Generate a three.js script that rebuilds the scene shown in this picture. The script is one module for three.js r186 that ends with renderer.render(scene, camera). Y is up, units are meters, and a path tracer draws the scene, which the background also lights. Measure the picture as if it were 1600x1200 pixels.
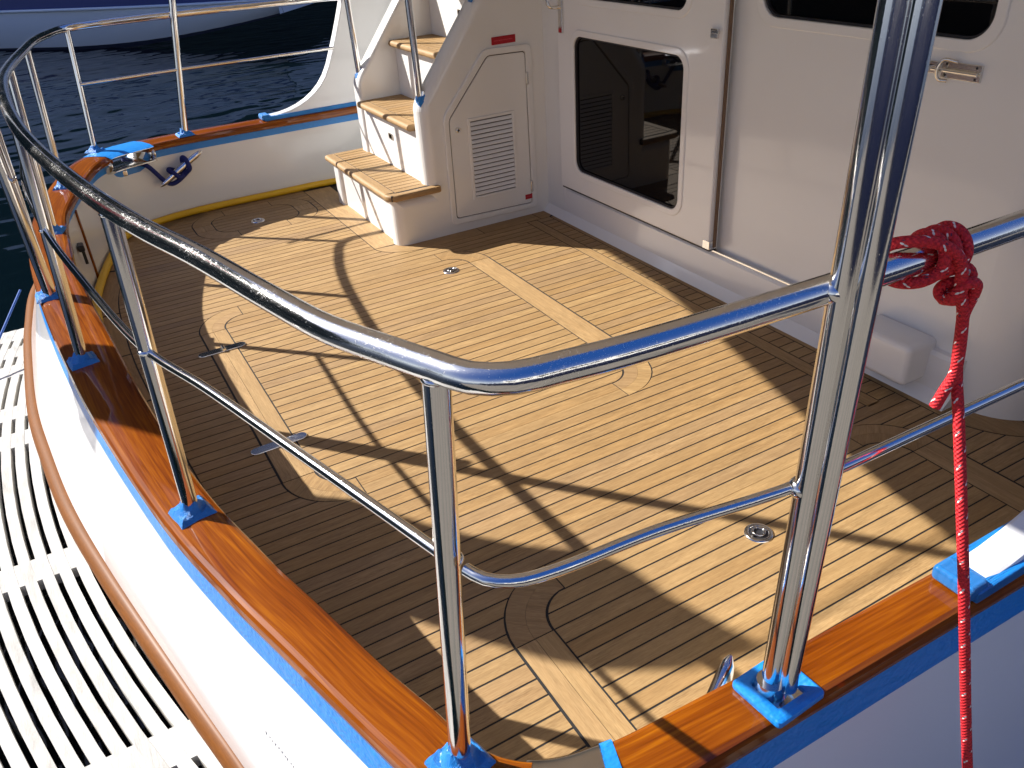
import * as THREE from 'three';
import { mergeGeometries, mergeVertices, toCreasedNormals } from 'three/addons/utils/BufferGeometryUtils.js';
import { RoundedBoxGeometry } from 'three/addons/geometries/RoundedBoxGeometry.js';
import { ImprovedNoise } from 'three/addons/math/ImprovedNoise.js';

// ------------------------------------------------------------------ camera, sky, sun, exposure
const scene = new THREE.Scene();
const camera = new THREE.PerspectiveCamera(50.04, 4 / 3, 0.05, 600);
camera.rotation.order = 'YXZ';
camera.position.set(0, 1.5596, 0);
camera.rotation.set(-0.54338, -0.485897, -0.067302);
scene.add(camera);

const renderer = new THREE.WebGLRenderer();
renderer.toneMapping = THREE.LinearToneMapping;
renderer.toneMappingExposure = 2.0;
renderer.shadowMap.enabled = true;

const SUN = new THREE.Vector3(-0.889, 1.0, -1.029).normalize();
// clear sky: deep blue overhead, pale and nearly neutral towards the horizon
const skyTex = (() => {
  const w = 256, h = 128, d = new Float32Array(w * h * 4), Z = [.012, .050, .20], H = [.44, .485, .53], G = [.7, .68, .62];
  for (let y = 0; y < h; y++) for (let x = 0; x < w; x++) {
    const el = ((y + .5) / h - .5) * Math.PI, az = ((x + .5) / w - .5) * Math.PI * 2;
    const dx = Math.cos(el) * Math.cos(az), dz = Math.cos(el) * Math.sin(az), dy = Math.sin(el);
    const k = Math.pow(1 - Math.max(0, dy), 4.4), c = Math.max(0, dx * SUN.x + dy * SUN.y + dz * SUN.z), g = 1.1 * Math.pow(c, 22) + .22 * Math.pow(c, 4);
    const i = (y * w + x) * 4; for (let n = 0; n < 3; n++) d[i + n] = dy < 0 ? H[n] * .4 : Z[n] + (H[n] - Z[n]) * k + G[n] * g; d[i + 3] = 1;
  }
  const t = new THREE.DataTexture(d, w, h, THREE.RGBAFormat, THREE.FloatType); t.mapping = THREE.EquirectangularReflectionMapping; t.magFilter = t.minFilter = THREE.LinearFilter; t.wrapS = THREE.RepeatWrapping; t.needsUpdate = true; return t;
})();
scene.background = skyTex;
scene.environment = skyTex;

const sun = new THREE.DirectionalLight(0xfffaf3, 4.9);
sun.position.copy(SUN).multiplyScalar(30).add(new THREE.Vector3(1, 0, -3));
sun.target.position.set(1, 0, -3);
sun.castShadow = true;
sun.shadow.mapSize.set(4096, 4096);
Object.assign(sun.shadow.camera, { left: -8, right: 8, top: 8, bottom: -8, near: 1, far: 80 });
sun.shadow.radius = 1;
scene.add(sun, sun.target);

// ------------------------------------------------------------------ helpers
let seed = 7;
const rnd = () => { seed = (seed * 1664525 + 1013904223) >>> 0; return seed / 4294967296; };
const rr = (a, b) => a + (b - a) * rnd();
const V = (x, y, z) => new THREE.Vector3(x, y, z);
const nz = new ImprovedNoise();
const used = {};
function numbered(n) { const k = used[n] = (used[n] ?? -1) + 1; return k ? `${n}_${String(k).padStart(3, '0')}` : n; }
function mesh(name, geo, mat, parent) {
  const g = Array.isArray(geo) ? mergeGeometries(geo.map(a => { const b = a.index ? a.toNonIndexed() : a; for (const k of Object.keys(b.attributes)) if (!['position', 'normal', 'uv'].includes(k)) b.deleteAttribute(k); return b; })) : geo;
  const m = new THREE.Mesh(g, mat); m.name = parent ? name : numbered(name);
  m.castShadow = m.receiveShadow = true;
  (parent ?? scene).add(m); return m;
}
function tag(o, label, category, group) { o.userData.label = label; o.userData.category = category; if (group) o.userData.group = group; return o; }
function thing(name, label, category, pos = [0, 0, 0], group) {
  const o = new THREE.Group(); o.name = numbered(name); o.position.set(...pos); scene.add(o); return tag(o, label, category, group);
}
function structure(name) { const o = new THREE.Group(); o.name = name; o.userData.kind = 'structure'; scene.add(o); return o; }

function shapeOf(pts) { const s = new THREE.Shape(); pts.forEach(([a, b], i) => i ? s.lineTo(a, b) : s.moveTo(a, b)); s.closePath(); return s; }
function rrect(x0, y0, x1, y1, r, P = THREE.Shape) {
  const s = new P(); s.moveTo(x0 + r, y0); s.lineTo(x1 - r, y0); s.absarc(x1 - r, y0 + r, r, -Math.PI / 2, 0); s.lineTo(x1, y1 - r); s.absarc(x1 - r, y1 - r, r, 0, Math.PI / 2);
  s.lineTo(x0 + r, y1); s.absarc(x0 + r, y1 - r, r, Math.PI / 2, Math.PI); s.lineTo(x0, y0 + r); s.absarc(x0 + r, y0 + r, r, Math.PI, Math.PI * 1.5); return s;
}
function ext(shape, depth, bevel = 0, seg = 2, curve = 8) {
  const g = new THREE.ExtrudeGeometry(shape, { depth: depth - 2 * bevel, bevelEnabled: bevel > 0, bevelThickness: bevel, bevelSize: bevel, bevelOffset: -bevel, bevelSegments: seg, curveSegments: curve });
  if (bevel) g.translate(0, 0, bevel); return g;
}
// plan polygon [[x,z]...] raised from y0 to y1
const prismY = (pts, y0, y1, bevel = 0) => { const g = ext(shapeOf(pts.map(([x, z]) => [x, -z])), y1 - y0, bevel, 1); g.rotateX(-Math.PI / 2); g.translate(0, y0, 0); return g; };
// shape drawn in (-z, y), thickness x0..x1
const prismX = (shape, x0, x1, bevel = 0, seg = 2) => { const g = ext(shape, x1 - x0, bevel, seg); g.rotateY(Math.PI / 2); g.translate(x0, 0, 0); return g; };
// shape drawn in (x, y), thickness z0..z1
const prismZ = (shape, z0, z1, bevel = 0, seg = 2) => { const g = ext(shape, z1 - z0, bevel, seg); g.translate(0, 0, z0); return g; };
function box(x0, x1, y0, y1, z0, z1, r = 0.004) {
  const w = x1 - x0, h = y1 - y0, d = z1 - z0; const g = r ? new RoundedBoxGeometry(w, h, d, 2, Math.min(r, w / 2.05, h / 2.05, d / 2.05)) : new THREE.BoxGeometry(w, h, d);
  g.translate((x0 + x1) / 2, (y0 + y1) / 2, (z0 + z1) / 2); return g;
}
function tube(pts, r, { rad = 16, seg = 0, cap = true, straight = false } = {}) {
  const p = pts.map(a => Array.isArray(a) ? V(...a) : a);
  const c = straight || p.length === 2 ? (() => { const q = new THREE.CurvePath(); for (let i = 0; i + 1 < p.length; i++) q.add(new THREE.LineCurve3(p[i], p[i + 1])); return q; })() : new THREE.CatmullRomCurve3(p, false, 'centripetal');
  const len = c.getLength();
  const n = seg || (p.length === 2 ? 1 : Math.min(260, Math.max(12, p.length * 10)));
  const g = new THREE.TubeGeometry(c, n, r, rad, false);
  const uv = g.attributes.uv; for (let i = 0; i < uv.count; i++) uv.setX(i, uv.getX(i) * len);
  if (!cap) return g;
  const gs = [g];
  for (const [t, s] of [[0, -1], [1, 1]]) {
    const a = c.getPointAt(t), d = c.getTangentAt(t).multiplyScalar(s); const e = new THREE.CircleGeometry(r, rad); e.lookAt(d); e.translate(a.x, a.y, a.z); gs.push(e);
  }
  return mergeGeometries(gs.map(q => q.toNonIndexed()));
}
// rings of equal length joined into a skin
function loft(rings, { closed = true, caps = false } = {}) {
  const m = rings[0].length, cols = closed ? m + 1 : m, pos = [], uv = [], idx = [];
  let u = 0;
  rings.forEach((R, i) => {
    if (i) u += R[0].distanceTo(rings[i - 1][0]);
    let v = 0;
    for (let j = 0; j < cols; j++) { const p = R[j % m]; if (j) v += p.distanceTo(R[(j - 1) % m]); pos.push(p.x, p.y, p.z); uv.push(u, v); }
  });
  for (let i = 0; i + 1 < rings.length; i++) for (let j = 0; j + 1 < cols; j++) { const a = i * cols + j, b = a + cols; idx.push(a, b, a + 1, b, b + 1, a + 1); }
  if (caps) for (const i of [0, rings.length - 1]) {
    const c = rings[i].reduce((s, p) => s.add(p), V(0, 0, 0)).divideScalar(m), k = pos.length / 3; pos.push(c.x, c.y, c.z); uv.push(0, 0);
    for (let j = 0; j < m; j++) { const p = rings[i][j]; pos.push(p.x, p.y, p.z); uv.push(p.x, p.z); }
    for (let j = 0; j < m; j++) { const a = k + 1 + j, b = k + 1 + (j + 1) % m; i ? idx.push(k, b, a) : idx.push(k, a, b); }
  }
  const g = new THREE.BufferGeometry(); g.setAttribute('position', new THREE.Float32BufferAttribute(pos, 3)); g.setAttribute('uv', new THREE.Float32BufferAttribute(uv, 2)); g.setIndex(idx); g.computeVertexNormals(); return g;
}

// ------------------------------------------------------------------ materials
function dataTex(w, h, fn, srgb = true, rep = [1, 1]) {
  const d = new Uint8Array(w * h * 4);
  for (let y = 0; y < h; y++) for (let x = 0; x < w; x++) { const c = fn(x / w, y / h), i = (y * w + x) * 4; d[i] = c[0]; d[i + 1] = c[1]; d[i + 2] = c[2]; d[i + 3] = 255; }
  const t = new THREE.DataTexture(d, w, h); t.wrapS = t.wrapT = THREE.RepeatWrapping; t.magFilter = THREE.LinearFilter; t.minFilter = THREE.LinearMipmapLinearFilter; t.generateMipmaps = true;
  if (srgb) t.colorSpace = THREE.SRGBColorSpace; t.repeat.set(...rep); t.needsUpdate = true; return t;
}
const per = (u, v, fu, fv, s) => { // tiling noise
  const a = nz.noise(u * fu, v * fv, s), b = nz.noise((u - 1) * fu, v * fv, s), c = nz.noise(u * fu, (v - 1) * fv, s), d = nz.noise((u - 1) * fu, (v - 1) * fv, s);
  return (a * (1 - u) + b * u) * (1 - v) + (c * (1 - u) + d * u) * v;
};
const clamp = (x, a = 0, b = 255) => Math.max(a, Math.min(b, x));
const grain = (u, v) => 0.3 * per(u, v, 7, 60, 1.3) + 0.4 * per(u, v, 22, 150, 4.1) + 0.25 * per(u, v, 3, 14, 8.7) + 0.42 * per(u, v, 60, 250, 2.2);
const teakMap = dataTex(1024, 512, (u, v) => {
  const g = grain(u, v), blot = per(u, v, 14, 30, 3.3) + .6 * per(u, v, 5, 9, 6.1), k = 230 + g * 60 + blot * 24;
  return [clamp(k), clamp(k - 4 + g * 10), clamp(k - 12 + g * 22)];
}, true, [1.15, 2.6]);
const teakBump = dataTex(512, 512, (u, v) => { const k = 128 + 90 * grain(u, v); return [k, k, k]; }, false, [1.15, 2.6]);
const LIN = (r, g, b) => new THREE.Color().setRGB(r, g, b);
const std = (c, o = {}) => new THREE.MeshStandardMaterial({ color: c, ...o });
const phy = (c, o = {}) => new THREE.MeshPhysicalMaterial({ color: c, ...o });
const teakTones = [[.44, .285, .128], [.42, .27, .12], [.46, .30, .138], [.40, .252, .11], [.435, .28, .132], [.415, .258, .108], [.45, .292, .13], [.39, .252, .122]];
const teak = teakTones.map(t => std(LIN(...t), { map: teakMap, roughness: .62, bumpMap: teakBump, bumpScale: .0005 }));
const teakPale = std(LIN(.48, .315, .15), { map: teakMap, roughness: .6, bumpMap: teakBump, bumpScale: .0005 });
const pick = () => teak[Math.floor(rnd() * teak.length)];
const caulk = std(LIN(.012, .012, .013), { roughness: .8 });

const varnMap = dataTex(1024, 512, (u, v) => {
  const f = per(u, v, 4, 9, 5.5), g = per(u, v, 6, 70, 1.7) * .7 + per(u, v, 16, 170, 6.4) * .6, k = clamp(.5 + .55 * g + .36 * f, 0, 1);
  return [clamp(100 + 112 * k), clamp(42 + 90 * k * (.6 + .4 * k)), clamp(2 + 14 * k * k)];
}, true, [.9, 2.4]);
const varnish = phy(LIN(.60, .60, .60), { map: varnMap, roughness: .5, specularIntensity: .1, clearcoat: .8, clearcoatRoughness: .04 });
const rubMap = dataTex(512, 128, (u, v) => { const g = grain(u, v), k = 215 + 70 * g; return [clamp(k), clamp(k - 8), clamp(k - 16)]; }, true, [1.4, 5]);
const rubWood = phy(LIN(.235, .085, .014), { map: rubMap, specularIntensity: .25, roughness: .6, clearcoat: .08, clearcoatRoughness: .3 });

const gelBump = dataTex(256, 256, (u, v) => { const k = 128 + 60 * per(u, v, 5, 5, .7) + 20 * per(u, v, 24, 24, 3.1); return [k, k, k]; }, false, [1.2, 1.2]);
const gelcoat = phy(LIN(.79, .80, .80), { roughness: .33, clearcoat: .6, clearcoatRoughness: .08, bumpMap: gelBump, bumpScale: .0006 });
const gelDoor = phy(LIN(.81, .815, .815), { roughness: .3, clearcoat: .6, clearcoatRoughness: .06 });
const gelInside = phy(LIN(.785, .78, .755), { roughness: .3, clearcoat: .7, clearcoatRoughness: .06, bumpMap: gelBump, bumpScale: .0006 });
const hullWhite = phy(LIN(.82, .82, .82), { roughness: .28, clearcoat: .7, clearcoatRoughness: .05 });

const chromeRough = dataTex(512, 256, (u, v) => { const n = per(u, v, 90, 40, 2.9), k = 27 + (n > .42 ? 120 * (n - .42) : 0) + 14 * per(u, v, 8, 30, 1.1); return [0, clamp(k), 255]; }, false, [3, 2]);
const chromeBump = dataTex(512, 256, (u, v) => { const n = per(u, v, 110, 60, 5.9); const k = 110 + (n > .38 ? 260 * (n - .38) : 0) + 6 * per(u, v, 20, 9, 7.7); return [k, k, k]; }, false, [3, 2]);
const chrome = std(LIN(.80, .79, .77), { metalness: 1, roughness: 1, roughnessMap: chromeRough, bumpMap: chromeBump, bumpScale: .0004 });
const saltRough = dataTex(1024, 512, (u, v) => { const n = per(u, v, 230, 120, 2.9), m = per(u, v, 60, 30, 8.3), k = 24 + (n > .25 ? 120 * (n - .25) + 22 : 0) + (m > .36 ? 40 : 0); return [0, clamp(k), 255]; }, false, [4.5, 1]);
const saltBump = dataTex(1024, 512, (u, v) => { const n = per(u, v, 230, 120, 2.9); const k = 90 + (n > .2 ? 260 * (n - .2) : 0); return [clamp(k), clamp(k), clamp(k)]; }, false, [4.5, 1]);
const saltyChrome = std(LIN(.80, .79, .77), { metalness: 1, roughness: 1, roughnessMap: saltRough, bumpMap: saltBump, bumpScale: .00012 });
const steel = std(LIN(.74, .73, .71), { metalness: 1, roughness: .14 });
const tapeBump = dataTex(256, 256, (u, v) => { const k = 128 + 90 * per(u, v, 7, 12, 3.3) + 50 * per(u, v, 22, 30, 9.1); return [k, k, k]; }, false, [6, 6]);
const tape = phy(LIN(.010, .225, .66), { roughness: .38, bumpMap: tapeBump, bumpScale: .004, clearcoat: .25, clearcoatRoughness: .3 });
const glass = phy(LIN(.004, .004, .005), { roughness: .02, ior: 1.42, specularIntensity: .7 });
const rubber = std(LIN(.02, .02, .025), { roughness: .6 });
const blackPlastic = phy(LIN(.012, .012, .013), { roughness: .35 });
const yellow = phy(LIN(.74, .43, .012), { roughness: .45 });
const blueRope = std(LIN(.012, .02, .13), { roughness: .85 });
const redLabel = std(LIN(.42, .012, .02), { roughness: .45 });
const beige = std(LIN(.42, .3, .14), { roughness: .5, map: teakMap });

// ------------------------------------------------------------------ plan curves of the stern (inner edge, outer edge of the cap, outer edge of the rubbing strake)
const PLAN_I = [[8, -.60], [4, -.60], [1.8, -.603], [1.0, -.62], [.62, -.635], [.46, -.645], [.36, -.672], [.295, -.74], [.262, -.85], [.228, -.966], [.182, -1.154], [.130, -1.36], [.066, -1.689], [.016, -2.19], [-.012, -2.627], [-.035, -2.96], [-.049, -3.277], [-.045, -3.594], [-.02, -4.053], [.111, -4.581], [.23, -4.885], [.415, -5.0], [.689, -5.065], [1.23, -5.075], [1.8, -5.075], [4, -5.07], [8, -5.07]];
const PLAN_O = [[8, -.5], [4, -.5], [1.8, -.51], [1.0, -.523], [.6, -.53], [.42, -.535], [.29, -.575], [.21, -.65], [.178, -.765], [.142, -.893], [.091, -1.077], [.03, -1.30], [-.04, -1.61], [-.117, -2.137], [-.158, -2.56], [-.185, -2.96], [-.199, -3.3], [-.198, -3.65], [-.155, -4.1], [-.05, -4.6], [.1, -4.98], [.32, -5.17], [.65, -5.22], [1.23, -5.22], [1.8, -5.22], [4, -5.2], [8, -5.2]];
const PLAN_R = [[8, -.39], [4, -.39], [1.8, -.39], [1.0, -.395], [.57, -.40], [.35, -.425], [.2, -.49], [.11, -.60], [.07, -.73], [.03, -.87], [-.015, -1.08], [-.065, -1.33], [-.125, -1.60], [-.24, -2.14], [-.315, -2.56], [-.357, -2.96], [-.38, -3.3], [-.376, -3.7], [-.355, -4.2], [-.29, -4.75], [-.1, -5.2], [.2, -5.36], [.62, -5.38], [1.23, -5.38], [1.8, -5.38], [4, -5.36], [8, -5.36]];
const mk = l => new THREE.CatmullRomCurve3(l.map(([x, z]) => V(x, 0, z)), false, 'catmullrom', .5);
const cI = mk(PLAN_I), cO = mk(PLAN_O), cR = mk(PLAN_R), NI = PLAN_I.length - 1;
function station(k) { // k in control-index units
  const t = k / NI, I = cI.getPoint(t), O = cO.getPoint(t), Rr = cR.getPoint(t);
  return { I, O, R: Rr, W: I.clone().lerp(O, .2) };
}
const stations = (a, b, per_ = 8) => { const n = Math.max(2, Math.round((b - a) * per_)), o = []; for (let i = 0; i <= n; i++) o.push(station(a + (b - a) * i / n)); return o; };
const at = (p, y) => V(p.x, y, p.z);
// inner wall as a table: aft limit of the deck for a given z
const wallTab = stations(5, 22, 16).map(s => s.W);
function wallX(z) {
  for (let i = 0; i + 1 < wallTab.length; i++) { const a = wallTab[i], b = wallTab[i + 1]; if ((a.z >= z && b.z <= z)) return a.x + (b.x - a.x) * (z - a.z) / ((b.z - a.z) || 1e-9); }
  return z > -1 ? .46 : .7;
}

// ------------------------------------------------------------------ deck
const deck = structure('deck');
mesh('caulking', prismY([[6, -.6], ...stations(1, 25, 4).map(s => [s.W.x, s.W.z]), [6, -5.07]], -.03, -.0012), caulk, deck);
const GAP = .0052, TOP = 0, BOT = -.006;
function board(name, poly, mat, parent, along = 0) { // along: grain direction angle in plan
  const g = prismY(poly, BOT, TOP);
  const uv = g.attributes.uv, p = g.attributes.position, c = Math.cos(along), s = Math.sin(along), ou = rnd() * 7, ov = rnd() * 7;
  for (let i = 0; i < uv.count; i++) { const x = p.getX(i), z = p.getZ(i); uv.setXY(i, x * c + z * s + ou, -x * s + z * c + ov); }
  return mesh(name, g, mat, parent);
}
const PITCH = .0507, Z0 = -3.6, row = k => Z0 + k * PITCH;
// hatch outlines (outer rectangle in plan, ring of two boards)
const HX = { A: { x0: .315, x1: 1.712, k0: 0, k1: 32 }, B: { x0: .606, x1: 2.128, k0: 43, k1: 59 }, C: { x0: .565, x1: 1.255, k0: -28, k1: -18 } };
const RX = .205, RXI = .098, RZ = 4 * PITCH, RZI = 2 * PITCH;
function hatchSpan(h, z, inner) { // x interval of the outline at z, or null
  const w = inner ? 2 * PITCH : 0, wx = inner ? RX - RXI : 0, z0 = row(h.k0) + w, z1 = row(h.k1) - w, rz = inner ? RZI : RZ, rx = inner ? RXI : RX;
  if (z < z0 - 1e-6 || z > z1 + 1e-6) return null;
  let d = 0; if (z < z0 + rz) d = (z0 + rz - z) / rz; else if (z > z1 - rz) d = (z - (z1 - rz)) / rz;
  d = Math.min(1, d); const inx = rx * (1 - Math.sqrt(Math.max(0, 1 - d * d)));
  return [h.x0 + wx + inx, h.x1 - wx - inx];
}
// forward limits: stair surround, cover board along the bulkhead
const STAIR_X = 1.295, STAIR_Z = -3.70, STAIR_R = .16;
function fwdLimit(z) {
  if (z < STAIR_Z) { let d = 0; if (z > STAIR_Z - STAIR_R) d = (z - (STAIR_Z - STAIR_R)) / STAIR_R; return STAIR_X + STAIR_R * 1.6 * (1 - Math.sqrt(Math.max(0, 1 - d * d))); }
  if (z > -1.01) return 5.5;
  if (z > -1.30) { const d = (z + 1.30) / .29; return 2.55 - .29 * Math.sqrt(Math.max(0, 1 - d * d)); }
  return 2.26;
}
const deckPieces = [];
for (let k = -30; k < 60; k++) {
  const za = row(k) + GAP / 2, zb = row(k + 1) - GAP / 2, N = 7, zs = []; for (let i = 0; i < N; i++) zs.push(za + (zb - za) * i / (N - 1));
  const edges = zs.map(z => {
    const cuts = [];
    for (const h of Object.values(HX)) if (k >= h.k0 && k < h.k1) { const s = hatchSpan(h, z, false); if (s) cuts.push(s); }
    if (row(k + .5) > -3.70 && row(k + .5) < -1.46) cuts.push([2.115, 2.17]);
    if (row(k + .5) > -1.01) cuts.push([2.9, 2.905]);
    cuts.sort((a, b) => a[0] - b[0]);
    const out = []; let x = wallX(z) + .118;
    for (const [a, b] of cuts) { out.push([x, a - GAP]); x = b + GAP; }
    out.push([x, fwdLimit(z) - GAP]); return out;
  });
  for (let j = 0; j < edges[0].length; j++) {
    let L = edges.map(e => e[j][0]), R = edges.map(e => e[j][1]);
    if (Math.max(...R) - Math.min(...L) < .02) continue;
    // rows beside the curved corners may lose a side
    let pts = zs.map((z, i) => [z, L[i], Math.max(L[i] + .001, R[i])]);
    if (pts.filter(p => p[2] - p[1] > .004).length < 3) continue;
    const flatL = Math.max(...L) - Math.min(...L) < 5e-4, flatR = Math.max(...R) - Math.min(...R) < 5e-4;
    const lp = flatL ? [[L[0], za], [L[0], zb]] : pts.map(p => [p[1], p[0]]), rp = flatR ? [[R[0], zb], [R[0], za]] : pts.map(p => [p[2], p[0]]).reverse();
    const len = R[3] - L[3];
    // a few long runs are butt-jointed
    if (flatL && flatR && len > 1.2 && rnd() < .18) {
      const c = L[0] + len * rr(.3, .7);
      board('plank', [[L[0], za], [L[0], zb], [c - .002, zb], [c - .002, za]], pick(), deck); board('plank', [[c + .002, za], [c + .002, zb], [R[0], zb], [R[0], za]], pick(), deck);
    } else board('plank', [...lp, ...rp], pick(), deck);
  }
}
// cross board parallel to the bulkhead
board('cross_plank', [[2.115, -3.70 + GAP], [2.17, -3.70 + GAP], [2.17, -1.46], [2.115, -1.46]], teak[1], deck, Math.PI / 2);
// cover boards along bulkhead, and round the foot of the stair
board('cover_board', [[2.26, -3.70 + .004], [2.36, -3.70 + .004], [2.36, -2.32], [2.26, -2.32]], teak[3], deck, Math.PI / 2);
board('cover_board', [[2.26, -2.316], [2.36, -2.316], [2.36, -1.302], [2.26, -1.302]], teak[1], deck, Math.PI / 2);
for (const [t0, t1] of [[0, .62], [.635, 1]]) { const o = [], n = []; for (let i = 0; i <= 8; i++) { const t = (t0 + (t1 - t0) * i / 8) * Math.PI / 2, c = Math.cos(t), q = Math.sin(t); o.push([2.55 - .289 * c, -1.30 + .289 * q]); n.unshift([2.55 - .19 * c, -1.30 + .19 * q]); } board('cover_board', [...o, ...n], teak[t0 ? 1 : 3], deck, Math.PI / 2 - t0); }
board('cover_board', [[2.554, -1.011], [5.5, -1.011], [5.5, -1.11], [2.554, -1.11]], teak[0], deck);
{
  const sp = []; for (let i = 0; i <= 8; i++) { const z = STAIR_Z - STAIR_R + STAIR_R * i / 8; sp.push([fwdLimit(Math.min(z, STAIR_Z - 1e-4)), z - GAP * .3]); }
  board('cover_board', [[STAIR_X, -5.05], ...sp.slice(0, 1), [1.46, -3.86 + .0], [1.46, -5.05]], teakPale, deck, Math.PI / 2);
  board('cover_board', [[STAIR_X, sp[0][1] + .004], ...sp.slice(1), [1.85, -3.703], [1.85, -3.84], [1.47, -3.84]], teak[2], deck, .3);
  board('cover_board', [[1.854, -3.703], [2.2, -3.703], [2.2, -3.84], [1.854, -3.84]], teak[1], deck);
  board('cover_board', [[2.204, -3.703], [2.256, -3.703], [2.36, -3.79], [2.36, -3.84], [2.204, -3.84]], teak[5], deck);
}
// margin boards along the transom
{
  const cut = [5.2, 7.4, 9.2, 11, 12.4, 13.6, 15, 16.4, 17.6, 18.7, 19.8, 21, 22];
  for (let i = 0; i + 1 < cut.length; i++) {
    const st = stations(cut[i] + .02, cut[i + 1] - .02, 8), out = st.map(s => [s.W.x - .01, s.W.z]);
    const inn = st.map((s, j) => { const a = st[Math.max(0, j - 1)].W, b = st[Math.min(st.length - 1, j + 1)].W, tx = b.x - a.x, tz = b.z - a.z, l = Math.hypot(tx, tz); return [s.W.x - tz / l * .112, s.W.z + tx / l * .112]; }).reverse();
    const a = st[0].W, b = st[st.length - 1].W;
    board('margin_board', [...out, ...inn], teak[(i * 3 + 1) % 8], deck, Math.atan2(b.z - a.z, b.x - a.x));
  }
}
// hatches -----------------------------------------------------------
function makeHatch(h, label, fwdSingle) {
  const g = thing('deck_hatch', label, 'deck hatch', [0, 0, 0], 'teak hatches set flush in the deck');
  const z0 = row(h.k0), z1 = row(h.k1), { x0, x1 } = h, e = GAP / 2, q = .0006;
  const ring = (ox, oz, a, b) => { // quarter ring at a corner between fractions a..b of the ring width, 0 outer
    const cx = ox > 0 ? x1 - RX : x0 + RX, cz = oz > 0 ? z1 - RZ : z0 + RZ, O = [], I = [];
    for (let i = 0; i <= 10; i++) {
      const t = i / 10 * Math.PI / 2, c = Math.cos(t), s = Math.sin(t);
      const ra = RX - (RX - RXI) * a, rza = RZ - (RZ - RZI) * a, rb = RX - (RX - RXI) * b, rzb = RZ - (RZ - RZI) * b;
      const sh = .0018;
      O.push([cx + ox * (ra * c + sh), cz + oz * (rza * s + sh)]); I.push([cx + ox * (rb * c + sh), cz + oz * (rzb * s + sh)]);
    }
    return [...O, ...I.reverse()];
  };
  for (const ox of [-1, 1]) for (const oz of [-1, 1]) {
    board('corner_board', ring(ox, oz, e / .1, .497), pick(), g, ox * oz * .7); board('corner_board', ring(ox, oz, .503, 1 - e / .1), pick(), g, ox * oz * .7);
  }
  const bw = RX - RXI;
  for (const [xa, xb, single] of [[x0, x0 + bw, false], [x1 - bw, x1, fwdSingle]]) {
    const za = z0 + RZ + .002, zb = z1 - RZ - .002, m = (xa + xb) / 2;
    if (single) board('border_board', [[xa + e, za], [xb - e, za], [xb - e, zb], [xa + e, zb]], teakPale, g, Math.PI / 2);
    else { board('border_board', [[xa + e, za], [m - q, za], [m - q, zb], [xa + e, zb]], teakPale, g, Math.PI / 2); board('border_board', [[m + q, za], [xb - e, za], [xb - e, zb], [m + q, zb]], teak[2], g, Math.PI / 2); }
  }
  for (const [za, zb] of [[z0, z0 + PITCH], [z0 + PITCH, z0 + 2 * PITCH], [z1 - 2 * PITCH, z1 - PITCH], [z1 - PITCH, z1]]) {
    const first = za === z0 || za === z1 - 2 * PITCH; const a = za + (first ? e : q), b = zb - (first ? q : e);
    board('border_board', [[x0 + RX + .002, a], [x1 - RX - .002, a], [x1 - RX - .002, b], [x0 + RX + .002, b]], pick(), g);
  }
  for (let k = h.k0 + 2; k < h.k1 - 2; k++) {
    const za = row(k) + e, zb = row(k + 1) - e, zs = []; for (let i = 0; i < 7; i++) zs.push(za + (zb - za) * i / 6);
    const s = zs.map(z => hatchSpan(h, z, true)); const flat = Math.abs(s[0][0] - s[6][0]) < 5e-4;
    const L = flat ? [[s[0][0] + e, za], [s[0][0] + e, zb]] : s.map((v, i) => [v[0] + e, zs[i]]), R = flat ? [[s[0][1] - e, zb], [s[0][1] - e, za]] : s.map((v, i) => [v[1] - e, zs[i]]).reverse();
    board('plank', [...L, ...R], pick(), g);
  }
  return g;
}
const hatchMid = makeHatch(HX.A, 'large teak deck hatch with two hinges in the middle of the cockpit', true);
const hatchNear = makeHatch(HX.B, 'teak deck hatch nearest the camera beside the varnished side rail', false);
const hatchFar = makeHatch(HX.C, 'small teak deck hatch beside the foot of the stair', false);
function liftRing(x, z, parent, turn) {
  const prof = [[0, .001], [.018, .001], [.026, .0015], [.0268, .004], [.031, .0055], [.037, .0045], [.040, .0005], [.040, -.002]].map(([r, y]) => new THREE.Vector2(r, y));
  const a = new THREE.LatheGeometry(prof, 32); const b = new THREE.TorusGeometry(.0165, .0032, 8, 24); b.rotateX(-Math.PI / 2); b.translate(0, .0055, 0);
  const bar = box(-.021, .021, .002, .008, .012, .021, .002), stud = new THREE.CylinderGeometry(.004, .004, .004, 12); stud.translate(.012, .006, -.02);
  const m = mesh('lift_ring', [a, b, bar, stud], steel, parent); m.position.set(x, 0, z); m.rotation.y = turn; const rc = new THREE.CylinderGeometry(.0262, .0262, .001, 28); rc.translate(0, .0018, 0); mesh('ring_recess', rc, rubber, m); return m;
}
liftRing(1.488, -3.363, hatchMid, .3); liftRing(1.369, -1.202, hatchNear, 2.2); liftRing(.907, -4.703, hatchFar, 0);
function hinge(x, z, parent) {
  const s = new THREE.Shape(); s.absarc(.076, 0, .021, -Math.PI / 2, Math.PI / 2); s.absarc(-.076, 0, .021, Math.PI / 2, Math.PI * 1.5);
  const p = ext(s, .0055, .002, 2); p.rotateX(-Math.PI / 2); const gs = [p];
  for (const i of [-1, 0, 1]) { const c = new THREE.CylinderGeometry(.008, .008, .0125, 14); c.rotateX(Math.PI / 2); c.translate(.006, .007, i * .0138); gs.push(c); }
  for (const i of [-.075, -.04, .045, .075]) { const c = new THREE.CylinderGeometry(.0045, .0045, .001, 12); c.translate(i, .0045, 0); gs.push(c); }
  const m = mesh('hinge', gs, steel, parent); m.position.set(x, 0, z); m.rotation.y = .03;
}
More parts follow.
